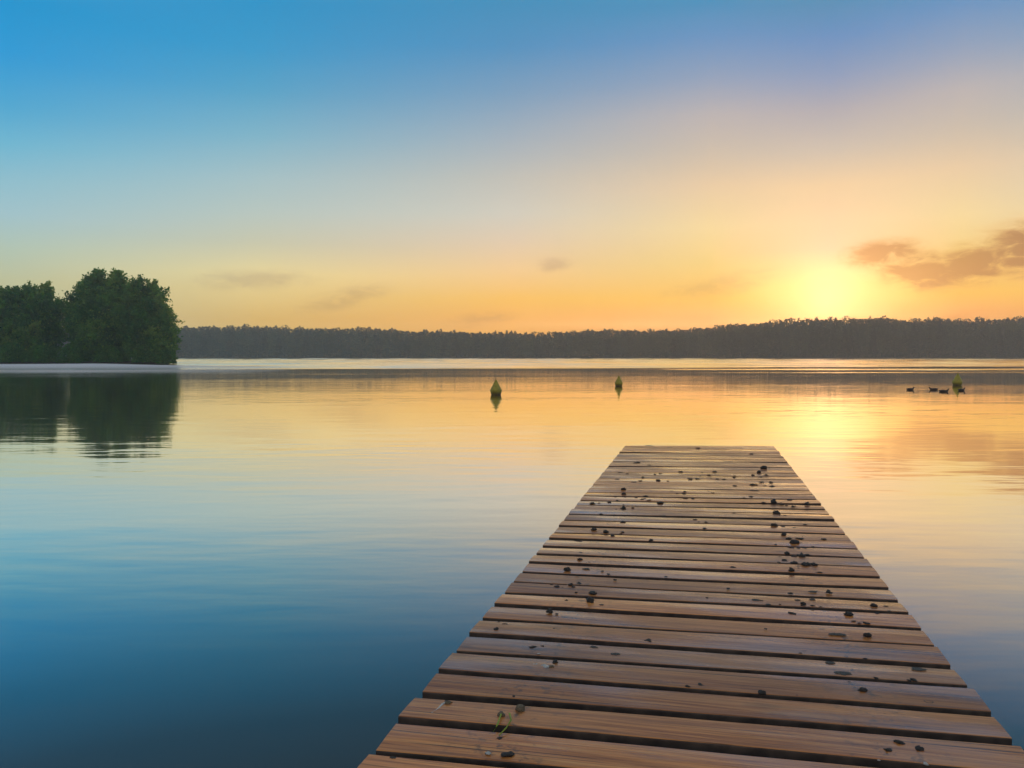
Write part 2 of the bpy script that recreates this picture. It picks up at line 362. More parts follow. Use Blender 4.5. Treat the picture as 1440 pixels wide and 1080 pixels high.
def broad_tree(x, y, h, rx, label, seed, yellow=0.0, n=26000, low=0.06, group='trees on the headland'):
    """x, y: foot; h: height; rx: crown radius.  Boughs carry the leaf clumps, so the outline is ragged."""
    global rng
    rng = np.random.default_rng(seed); random.seed(seed)
    g = bank_h(x, y)
    root = empty('broadleaf_tree', (x, y, g))
    tag(root, label, 'tree', group)
    verts, faces = [], []
    hh = h - g
    tube(verts, faces, [Vector((0.1*math.sin(k*1.7+seed), 0.1*math.cos(k*2.1), hh*0.86*k/6 - 0.3)) for k in range(7)], [0.34*(hh/13)*(1 - 0.85*k/6)+.03 for k in range(7)])
    lobes = []
    nb = 46
    for i in range(nb):
        zf = low + (0.97 - low)*((i + random.random())/nb)
        a = i*2.399 + random.uniform(-0.4, 0.4)
        prof = (math.sin(min(1, (zf + 0.10)/1.06)*math.pi*0.93))**0.55
        prof = max(prof, 0.28)
        r = rx*prof*random.uniform(0.55, 1.0)
        p0 = Vector((0, 0, max(0.5, hh*zf*0.62)))
        p2 = Vector((r*math.cos(a), r*math.sin(a), hh*zf))
        p1 = p0.lerp(p2, 0.55) + Vector((0, 0, 0.06*hh))
        if i % 2 == 0: tube(verts, faces, [p0, p1, p2], [0.12*hh/13, 0.07*hh/13, 0.02], 5)
        lobes.append((p2, random.uniform(0.10, 0.17)*hh*(1.0 if zf < 0.8 else 0.72)))
    mesh_obj('trunk', verts, faces, BARK, root)
    per = n//nb
    cen, tint, size = [], [], []
    for p, r in lobes:
        lt = rng.uniform(0.05, 0.75)
        # sprigs: short lines of leaf clumps shooting outwards from the bough end
        ns = 26
        dirs = rng.normal(size=(ns, 3)) + np.array([0, 0, 0.35]); dirs /= np.linalg.norm(dirs, axis=1)[:, None]
        k = rng.integers(0, ns, per)
        tt = rng.uniform(0, 1, per)**0.6*(0.7 + 0.5*rng.uniform(size=ns)[k])
        c = np.array(p) + dirs[k]*(tt*r*1.15)[:, None] + rng.normal(0, 0.11*r, (per, 3))
        cen.append(c); size.append(rng.uniform(0.20, 0.42, per))
        tint.append(np.clip(lt + yellow*0.4 + 0.10*dirs[k][:, 2] + rng.normal(0, 0.12, per), 0, 1))  # sprigs pointing up tinted lighter, light from above put into the leaf colour
    # inner fill so that the crown is dense
    m = n//3
    zf = rng.uniform(low, 0.86, m); a = rng.uniform(0, 2*math.pi, m)
    rr = rx*0.80*np.maximum(np.sin(np.minimum(1, (zf + .10)/1.06)*math.pi*0.93), 0.1)**0.55*np.sqrt(rng.uniform(0, 1, m))
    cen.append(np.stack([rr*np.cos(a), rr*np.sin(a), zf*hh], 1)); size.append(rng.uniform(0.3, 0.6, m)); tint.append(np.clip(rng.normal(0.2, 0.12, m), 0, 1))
    cen = np.concatenate(cen); size = np.concatenate(size); tint = np.concatenate(tint)
    cen[:, 2] = np.maximum(cen[:, 2], 0.15)
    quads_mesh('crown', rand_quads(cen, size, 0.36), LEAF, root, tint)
    return root
def at(px, dist):   # ground point seen at photo column px, dist metres ahead
    return ((px - 720)/1150.0*dist)
T = 'broadleaf tree on the headland, '
broad_tree(at(150, 124), 124, 13.9, 5.0, 'tallest and broadest green tree of the headland, its crown rising above all the others', 21, n=36000)
broad_tree(at(204, 123), 123, 12.2, 3.9, 'broad tree at the headland\'s outer tip, its crown sloping down towards the open water', 22, n=30000)
broad_tree(at(126, 127), 127, 12.6, 2.8, 'slimmer tree filling the crown gap just behind the tallest headland tree', 23, n=20000)
broad_tree(at(54, 123), 123, 11.6, 3.7, 'rounded mid-height tree next inland from the tallest headland tree', 24, yellow=0.2, n=28000)
broad_tree(at(8, 122), 122, 11.3, 3.9, 'mid-height green tree cut by the left picture edge', 25, n=28000)
broad_tree(at(32, 128), 128, 11.0, 3.2, 'dark tree half hidden behind the two mid-height headland trees', 26, n=18000)
broad_tree(at(-40, 122), 122, 11.8, 4.6, 'green headland tree standing beyond the left picture edge', 27, n=20000)
broad_tree(at(226, 122), 122, 7.4, 2.4, 'low spreading tree leaning out at the very tip of the headland', 28, yellow=0.35, n=15000, low=0.02)

def shrub(x, y, h, r, seed, label):
    global rng
    rng = np.random.default_rng(seed)
    g = bank_h(x, y)
    root = empty('shore_shrub', (x, y, g)); tag(root, label, 'shrub', 'shrubs along the headland bank')
    verts, faces = [], []
    for k in range(4):
        a = k*1.7 + seed
        tube(verts, faces, [Vector((0, 0, -0.2)), Vector((0.35*r*math.cos(a), 0.35*r*math.sin(a), h*0.5)), Vector((0.6*r*math.cos(a), 0.6*r*math.sin(a), h*0.9))], [0.06, 0.04, 0.015], 5)
    mesh_obj('stem', verts, faces, BARK, root)
    n = 3800
    a = rng.uniform(0, 2*math.pi, n); zf = rng.uniform(0, 1, n)
    rr = r*np.sqrt(rng.uniform(0.1, 1, n))*np.sqrt(np.maximum(1 - zf**2.2, 0.02))*(1 + 0.3*np.sin(a*4 + seed))
    cen = np.stack([rr*np.cos(a), rr*np.sin(a), 0.05 + zf*h], 1)
    quads_mesh('foliage', rand_quads(cen, rng.uniform(0.2, 0.42, n), 0.36), LEAF, root, np.clip(rng.normal(0.3, 0.15, n), 0, 1))
LBL = ['leaning shrub at the tip of the headland bank, right at the water', 'shrub on the bank under the outer headland tree', 'wide shrub on the bank below the middle of the tallest tree', 'shrub on the bank in the gap beside the tallest tree', 'shrub on the bank below the rounded mid-height tree', 'dense shrub on the bank near the left picture edge', 'shrub on the bank touching the left picture edge']
for i, (px, hgt, r) in enumerate(((231, 2.6, 1.4), (205, 2.4, 1.8), (160, 2.2, 2.0), (112, 2.8, 1.7), (72, 2.4, 1.9), (35, 2.7, 1.9), (5, 2.3, 2.0))):
    x = at(px, 120.5); shrub(x, shore_y(x) + 2.2, hgt, r, 40 + i, LBL[i])

# ------------------------------------------------------------------ jetty
TH = R(12.95); DZ = 0.45; HALFW = 0.681
def wood_mat(t, out):
    obj = t.n('ShaderNodeObjectInfo'); rnd = obj.outputs['Random']
    co = t.n('ShaderNodeTexCoord').outputs['Object']
    off = t.comb(t.m('MULTIPLY', rnd, 37.0), t.m('MULTIPLY', rnd, 91.0), 0.0)
    p = t.vm('ADD', co, off)
    grain = t.noise(t.mapping(p, (1.7, 52, 52)), 1.0, 6, 0.68, 0.45)
    fine = t.noise(t.mapping(p, (5, 190, 190)), 1.0, 3, 0.6)
    broad = t.noise(t.mapping(p, (1.1, 7, 7)), 1.0, 3, 0.55)
    crack = t.noise(t.mapping(p, (0.9, 75, 75), loc=(2, 3, 1)), 1.0, 2, 0.5)
    c = t.ramp(grain, [(0.30, (0.13, 0.036, 0.010)), (0.43, (0.48, 0.158, 0.036)), (0.57, (0.68, 0.255, 0.062)), (0.74, (0.76, 0.35, 0.100))], 'LINEAR')
    c = t.mix(t.mr(fine, 0.40, 0.72, 0.0, 0.5), c, (0.10, 0.035, 0.014, 1))
    c = t.mix(t.mr(crack, 0.66, 0.70, 0.0, 0.75), c, (0.03, 0.014, 0.008, 1))
    grey = t.mr(broad, 0.50, 0.72, 0.0, 0.6)
    c = t.mix(grey, c, t.mix(1.0, c, (0.84, 0.92, 1.0, 1), 'MULTIPLY'))
    tone = t.mr(rnd, 0, 1, 0.62, 1.22)
    c = t.mix(t.mr(t.m('FRACT', t.m('MULTIPLY', rnd, 7.31)), 0.45, 1.0, 0.0, 0.55), c, t.mix(0.75, c, (0.17, 0.135, 0.105, 1)))
    blot = t.noise(t.mapping(p, (3.0, 14, 14), loc=(7, 2, 0)), 1.0, 4, 0.65)
    c = t.mix(t.mr(blot, 0.60, 0.74, 0.0, 0.55), c, (0.075, 0.045, 0.028, 1))
    c = t.vm('SCALE', c, scale=tone)
    # knots and small checks
    vor = t.n('ShaderNodeTexVoronoi'); t.set(vor.inputs['Vector'], t.mapping(p, (1.5, 9, 9))); vor.inputs['Scale'].default_value = 1.0
    c = t.mix(t.mr(vor.outputs[0], 0.03, 0.10, 0.75, 0.0), c, (0.035, 0.018, 0.012, 1))
    ox, oy, oz = t.xyz(co)
    lane = t.m('ADD', t.m('ABSOLUTE', t.m('SUBTRACT', t.m('ABSOLUTE', ox), 0.41)), 0.0)
    grime = t.m('MULTIPLY', t.mr(lane, 0.02, 0.16, 1.0, 0.0), t.mr(t.noise(t.vm('ADD', p, (0, 5, 0)), 30.0, 4, 0.65), 0.54, 0.66))
    c = t.mix(t.m('MULTIPLY', grime, 0.7), c, (0.045, 0.034, 0.026, 1))
    wet = t.mr(t.noise(t.mapping(p, (1.3, 5, 5), loc=(4, 1, 0)), 1.0, 3, 0.6), 0.44, 0.68, kind='SMOOTHSTEP')
    rough = t.m('ADD', t.mr(wet, 0, 1, 0.32, 0.13), t.m('MULTIPLY', t.m('SUBTRACT', fine, 0.5), 0.25))
    b = t.n('ShaderNodeBump'); b.inputs['Strength'].default_value = 0.6; b.inputs['Distance'].default_value = 0.0011
    t.set(b.inputs['Height'], t.m('ADD', t.m('MULTIPLY', grain, 0.8), t.m('MULTIPLY', fine, 0.5)))
    bsdf(t, out, Base_Color=c, Roughness=rough, IOR=1.32, Normal=b.outputs[0], Coat_Weight=t.mr(wet, 0, 1, 0.10, 1.0), Coat_Roughness=0.10, Coat_IOR=1.36)
WOOD = mat('weathered_deck_wood', wood_mat)
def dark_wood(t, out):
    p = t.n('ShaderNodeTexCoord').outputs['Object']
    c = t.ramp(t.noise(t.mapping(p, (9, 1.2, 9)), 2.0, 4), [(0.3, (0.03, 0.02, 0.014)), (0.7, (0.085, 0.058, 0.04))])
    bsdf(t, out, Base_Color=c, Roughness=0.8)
DARKWOOD = mat('damp_frame_and_gap_shade', dark_wood)

jetty = empty('jetty', (0, 0, 0), -TH)
tag(jetty, 'long weathered wooden plank jetty running out over the calm lake', 'jetty')
# gap lines between planks: distance along the jetty at the left and at the right edge
GL = [1.9196, 2.070, 2.228, 2.372, 2.530, 2.682, 2.830, 2.976, 3.122, 3.268, 3.408, 3.552, 3.705, 3.848, 4.010, 4.163, 4.314, 4.468, 4.606, 4.745, 4.895, 5.049]
def skew(u): return float(np.interp(u, [0, 1.9, 2.4, 3.0, 3.4, 4.0, 4.6, 5.05, 7.78], [0.05, 0.046, 0.052, 0.066, 0.095, 0.118, 0.17, 0.215, 0.245]))
u = GL[0]
while u > -1.6: u -= 0.150; GL.insert(0, u)
u = GL[-1]
while u < 7.70: u += 0.1519; GL.append(u)
random.seed(5)
PLANKS = []
for i in range(len(GL)-1):
    a, b = GL[i], GL[i+1]
    far = a > 5.0
    ga, gb = ((0.0045, 0.0045) if far else (random.uniform(0.0125, 0.0165), random.uniform(0.0125, 0.0165)))
    if abs(a - 1.9196) < .01: ga = 0.018
    if abs(b - 1.9196) < .01: gb = 0.018
    PLANKS.append((a + ga, a + skew(a) + ga, b - gb, b + skew(b) - gb))
def plank_mesh(pl, k):
    rr = random.Random(k)
    la, ra, lb, rb = pl
    cu = (la + ra + lb + rb)/4
    sag = rr.uniform(-0.0025, 0.0025); dz = rr.uniform(-0.003, 0.003); tw = rr.uniform(-0.0025, 0.0025)
    xl, xr = -HALFW + rr.uniform(-.0035, .003), HALFW + rr.uniform(-.003, .0035)
    NS = 9; th = 0.045; ch = 0.0035
    V, F = [], []
    for s in range(NS + 1):
        f_ = s/NS; x = xl + (xr - xl)*f_
        e = 0.0018*noise.noise((x*5, k*3.1, 0)); e2 = 0.0018*noise.noise((x*5, k*3.1, 9))
        y0 = la + (ra - la)*f_ - cu + e; y1 = lb + (rb - lb)*f_ - cu + e2
        z = dz + sag*(1 - (2*f_-1)**2) + 0.0012*noise.noise((x*3, k, 4))
        t0, t1 = z - tw*(2*f_-1), z + tw*(2*f_-1)
        for yy, zz in ((y0, t0-ch), (y0+ch*.35, t0-ch*.3), (y0+ch, t0), ((y0+y1)/2, (t0+t1)/2 + 0.0012), (y1-ch, t1), (y1-ch*.35, t1-ch*.3), (y1, t1-ch), (y1, t1-th), (y0, t0-th)):
            V.append((x, yy, zz))
    m = 9
    for s in range(NS):
        for q in range(m):
            a, b = s*m+q, s*m+(q+1) % m
            F.append((a, a+m, b+m, b))
    F.append(tuple(range(m))[::1]); F.append(tuple(NS*m+q for q in reversed(range(m))))
    o = mesh_obj('plank', V, F, WOOD, jetty)
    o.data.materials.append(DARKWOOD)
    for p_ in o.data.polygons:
        if p_.index < NS*m and p_.index % m in (0, 6, 7, 8): p_.material_index = 1  # plank sides and underside darkened, gap shade painted into the wood
    o.location = (0, cu, DZ)
    return o
for k, pl in enumerate(PLANKS): plank_mesh(pl, k)
def box(name, x0, x1, y0, y1, z0, z1, m, parent):
    V = [(x, y, z) for z in (z0, z1) for y in (y0, y1) for x in (x0, x1)]
    F = [(0, 2, 3, 1), (4, 5, 7, 6), (0, 1, 5, 4), (2, 6, 7, 3), (0, 4, 6, 2), (1, 3, 7, 5)]
    return mesh_obj(name, V, F, m, parent)
Y1 = GL[-1] + 0.05
for x in (-0.585, 0.0, 0.585): box('stringer', x-0.04, x+0.04, GL[0]+.03, Y1, DZ-0.205, DZ-0.052, DARKWOOD, jetty)
for y in (-0.8, 1.2, 3.2, 5.2, 7.2):
    box('cross_beam', -0.66, 0.66, y-0.05, y+0.05, DZ-0.335, DZ-0.206, DARKWOOD, jetty)
    for x in (-0.5, 0.5):
        V, F = [], []
        tube(V, F, [Vector((x, y, -1.2)), Vector((x, y, -0.4)), Vector((x, y, DZ-0.336))], [0.085, 0.083, 0.08], 12)
        mesh_obj('pile', V, F, DARKWOOD, jetty)

# ------------------------------------------------------------------ buoys
def buoy_mat(t, out):
    p = t.n('ShaderNodeTexCoord').outputs['Object']
    nz = t.noise(p, 9.0, 4, 0.6)
    c = t.ramp(nz, [(0.35, (0.24, 0.20, 0.008)), (0.7, (0.36, 0.29, 0.012))])
    z = t.xyz(p)[2]
    algae = t.m('MULTIPLY', t.mr(z, 0.02, 0.13, 1.0, 0.0), t.mr(nz, 0.3, 0.6, 0.5, 1.0))
    c = t.mix(algae, c, (0.06, 0.035, 0.018, 1))
    bsdf(t, out, Base_Color=c, Roughness=0.5)
BUOY = mat('yellow_buoy_plastic', buoy_mat)
METAL = mat('dull_steel', lambda t, o: bsdf(t, o, Base_Color=(0.22, 0.21, 0.19, 1), Metallic=0.9, Roughness=0.5))
def lathe(prof, seg=24):
    V, F = [], []
    for r, z in prof:
        for k in range(seg):
            a = 2*math.pi*k/seg; V.append((r*math.cos(a), r*math.sin(a), z))
    for i in range(len(prof)-1):
        for k in range(seg):
            a, b = i*seg+k, i*seg+(k+1) % seg
            F.append((a, b, b+seg, a+seg))
    F.append(tuple(reversed(range(seg)))); F.append(tuple((len(prof)-1)*seg+k for k in range(seg)))
    return V, F
protoparts = None
def make_buoy(x, y, sc, lean, label):
    global protoparts
    root = empty('marker_buoy', (x, y, 0), 0.4*x)
    root.scale = (sc, sc, sc); root.rotation_euler[0] = R(lean)
    tag(root, label, 'buoy', 'yellow cone buoys on the lake')
    if protoparts is None:
        V, F = lathe([(0.028, 0.515), (0.034, 0.50), (0.045, 0.47), (0.10, 0.36), (0.165, 0.235), (0.200, 0.165), (0.206, 0.148), (0.204, 0.136)][::-1])
        cone = mesh_obj('cone', V, F, BUOY, root, True)
        V, F = lathe([(0.10, -0.22), (0.150, -0.06), (0.162, 0.0), (0.182, 0.06), (0.197, 0.118), (0.198, 0.134)])
        body = mesh_obj('float_body', V, F, BUOY, root, True)
        V, F = lathe([(0.010, 0.512), (0.012, 0.545), (0.020, 0.548), (0.020, 0.562), (0.010, 0.567)], 12)
        eye = mesh_obj('lifting_eye', V, F, METAL, root, True)
        protoparts = (cone, body, eye)
    else:
        for q in protoparts:
            c = q.copy(); COL.objects.link(c); c.parent = root
make_buoy(-0.533, 27.17, 0.97, 0, 'yellow-green cone buoy nearest to the jetty\'s left, alone on calm golden water')
make_buoy(4.538, 34.77, 0.86, 2, 'middle yellow-green cone buoy, floating beyond the far end of the jetty')
make_buoy(19.388, 35.6, 1.02, 3, 'yellow-green cone buoy on the right with dark ducks swimming beside it')

# ------------------------------------------------------------------ ducks
def plumage(t, out):
    p = t.n('ShaderNodeTexCoord').outputs['Object']
    c = t.ramp(t.noise(p, 26.0, 4), [(0.35, (0.018, 0.015, 0.014)), (0.7, (0.06, 0.048, 0.04))])
    bsdf(t, out, Base_Color=c, Roughness=0.65)
PLUME = mat('dark_plumage', plumage)
BILL = mat('duck_bill', lambda t, o: bsdf(t, o, Base_Color=(0.16, 0.10, 0.03, 1), Roughness=0.5))
EYEM = mat('duck_eye', lambda t, o: bsdf(t, o, Base_Color=(0.01, 0.01, 0.01, 1), Roughness=0.15))
def skin_mesh(name, pts, edges, radii, root_i, material, parent, levels=2):
    me = bpy.data.meshes.new(name); me.from_pydata(pts, edges, [])
    o = bpy.data.objects.new(name, me); COL.objects.link(o)
    sk = o.modifiers.new('skin', 'SKIN'); sk.use_smooth_shade = True
    sub = o.modifiers.new('sub', 'SUBSURF'); sub.levels = levels; sub.render_levels = levels
    for i, r in enumerate(radii):
        v = me.skin_vertices[0].data[i]; v.radius = r if isinstance(r, tuple) else (r, r); v.use_root = (i == root_i)
    dg = bpy.context.evaluated_depsgraph_get(); dg.update()
    m2 = bpy.data.meshes.new_from_object(o.evaluated_get(dg))
    o.modifiers.clear(); o.data = m2; bpy.data.meshes.remove(me)
    m2.name = name; m2.materials.clear(); m2.materials.append(material)
    o.parent = parent
    return o
ducks = []
def make_duck(x, y, rz, sc, label, low_head=False):
    root = empty('duck', (x, y, 0), rz); root.scale = (sc, sc, sc)
    tag(root, label, 'duck', 'ducks on the water by the buoys')
    if ducks:
        for q in ducks:
            c = q.copy(); COL.objects.link(c); c.parent = root
        return root
    # x forward: tail, rump, belly, breast, neck, head
    pts = [(-0.225, 0, 0.062), (-0.15, 0, 0.035), (-0.05, 0, 0.020), (0.06, 0, 0.022), (0.125, 0, 0.055), (0.155, 0, 0.095), (0.168, 0, 0.135), (0.196, 0, 0.142)]
    rad = [(0.014, 0.03), (0.026, 0.045), (0.068, 0.085), (0.066, 0.08), (0.045, 0.055), (0.028, 0.028), (0.034, 0.032), (0.020, 0.020)]
    b = skin_mesh('body', pts, [(i, i+1) for i in range(7)], rad, 2, PLUME, root)
    V, F = [], []
    tube(V, F, [Vector((0.206, 0, 0.140)), Vector((0.224, 0, 0.135)), Vector((0.250, 0, 0.131))], [0.013, 0.011, 0.008], 8)
    bl = mesh_obj('bill', V, F, BILL, root, True)
    parts = [b, bl]
    for s in (-1, 1):
        bm = bmesh.new(); bmesh.ops.create_icosphere(bm, subdivisions=2, radius=1.0)
        for v in bm.verts:
            q = v.co.copy(); v.co = Vector((-0.045 + 0.125*q.x, s*0.074 + 0.016*q.y, 0.050 + 0.034*q.z + 0.014*(-q.x)))
        parts.append(bm_obj('wing', bm, PLUME, root, True))
        bm = bmesh.new(); bmesh.ops.create_icosphere(bm, subdivisions=1, radius=0.005)
        for v in bm.verts: v.co += Vector((0.188, s*0.0245, 0.152))
        parts.append(bm_obj('eye', bm, EYEM, root, True))
    ducks.extend(parts)
    return root
make_duck(15.02, 30.8, R(10), 0.78, 'lone dark duck floating apart, farthest from the right-hand buoy')
make_duck(15.93, 30.9, R(172), 0.78, 'dark duck with raised head leading the close pair')
make_duck(15.5, 29.3, R(-25), 0.78, 'dark duck close behind its partner, second of the pair')
make_duck(16.62, 30.2, R(20), 0.8, 'dark duck swimming right in front of the right-hand buoy')

# ------------------------------------------------------------------ debris on the deck
def deb_mat(c0, c1, rough):
    def f(t, out):
        p = t.n('ShaderNodeTexCoord').outputs['Object']; rnd = t.n('ShaderNodeObjectInfo').outputs['Random']
        p = t.vm('ADD', p, t.comb(t.m('MULTIPLY', rnd, 9.0), 0.0, 0.0))
        nz = t.noise(p, 120.0, 4, 0.65)
        b = t.n('ShaderNodeBump'); b.inputs['Strength'].default_value = 0.8; b.inputs['Distance'].default_value = 0.002; t.set(b.inputs['Height'], nz)
        bsdf(t, out, Base_Color=t.ramp(nz, [(0.32, c0), (0.72, c1)]), Roughness=rough, Normal=b.outputs[0])
    return f
CLOD = mat('dark_clod', deb_mat((0.012, 0.010, 0.009), (0.05, 0.040, 0.030), 0.75))
CLODTAN = mat('tan_topped_clod', deb_mat((0.03, 0.022, 0.012), (0.30, 0.21, 0.11), 0.7))
CRUST = mat('dried_crust', deb_mat((0.035, 0.034, 0.032), (0.13, 0.125, 0.105), 0.8))
PALE = mat('pale_bits', deb_mat((0.36, 0.34, 0.29), (0.66, 0.64, 0.58), 0.6))
GREEN = mat('green_sprig', lambda t, o: bsdf(t, o, Base_Color=(0.22, 0.30, 0.02, 1), Roughness=0.6))

def clod_mesh(seed, tall):
    rr = random.Random(seed); bm = bmesh.new()
    for k in range(rr.choice((1, 2, 2, 3, 4))):
        b2 = bmesh.new(); bmesh.ops.create_icosphere(b2, subdivisions=2, radius=1.0)
        s = rr.uniform(0.26, 0.5) if k else rr.uniform(0.34, 0.5)
        o_ = Vector((rr.uniform(-.3, .3), rr.uniform(-.25, .25), 0)) if k else Vector()
        hz = (rr.uniform(0.7, 1.0) if tall else rr.uniform(0.35, 0.65))*s
        for v in b2.verts:
            q = v.co.copy(); nn = 1 + 0.75*noise.noise(q*1.5 + Vector((seed*3.7, k*5.1, 0))) + 0.45*noise.noise(q*3.6 + Vector((0, seed, k)))
            v.co = Vector((q.x*s*nn, q.y*s*0.8*nn, max(q.z*nn, -0.55)*hz + hz*0.55)) + o_
        me_ = bpy.data.meshes.new('tmp'); b2.to_mesh(me_); b2.free(); bm.from_mesh(me_); bpy.data.meshes.remove(me_)
    me = bpy.data.meshes.new('clod'); bm.to_mesh(me); bm.free()
    me.polygons.foreach_set('use_smooth', [True]*len(me.polygons))
    return me
def crust_mesh(seed, streak):
    """a thin dried crust with a ragged outline, raised rim and holes' worth of relief"""
    rr = random.Random(seed); V, F = [], []
    n = 18
    asp = 0.30 if streak else 0.55
    for ring, (q, z) in enumerate(((1.0, 0.0), (0.93, 0.03), (0.72, 0.05), (0.4, 0.02))):
        for k in range(n):
            a = 2*math.pi*k/n
            e = 1 + 0.45*noise.noise((math.cos(a)*1.6 + seed, math.sin(a)*1.6, seed*.37)) + 0.18*noise.noise((math.cos(a)*5, math.sin(a)*5, seed))
            V.append((0.5*q*e*math.cos(a), 0.5*asp*q*e*math.sin(a), 0.002 + z*(0.7 + 0.5*rr.random())))
    for i in range(3):
        for k in range(n):
            a, b = i*n+k, i*n+(k+1) % n; F.append((a, b, b+n, a+n))
    F.append(tuple(3*n+k for k in range(n)))
    me = bpy.data.meshes.new('crust'); me.from_pydata(V, [], F); me.update(); return me
CL = [clod_mesh(i, False) for i in range(9)]; CT = [clod_mesh(50 + i, True) for i in range(6)]
FS = [crust_mesh(i, False) for i in range(6)]; SS = [crust_mesh(30 + i, True) for i in range(3)]
for m_ in CL + CT: m_.materials.append(CLOD)
for m_ in FS + SS: m_.materials.append(CRUST)
PW = [clod_mesh(80 + i, False) for i in range(3)]
for m_ in PW: m_.materials.append(PALE)
TANC = [clod_mesh(90 + i, True) for i in range(2)]
for m_ in TANC: m_.materials.append(CLODTAN)

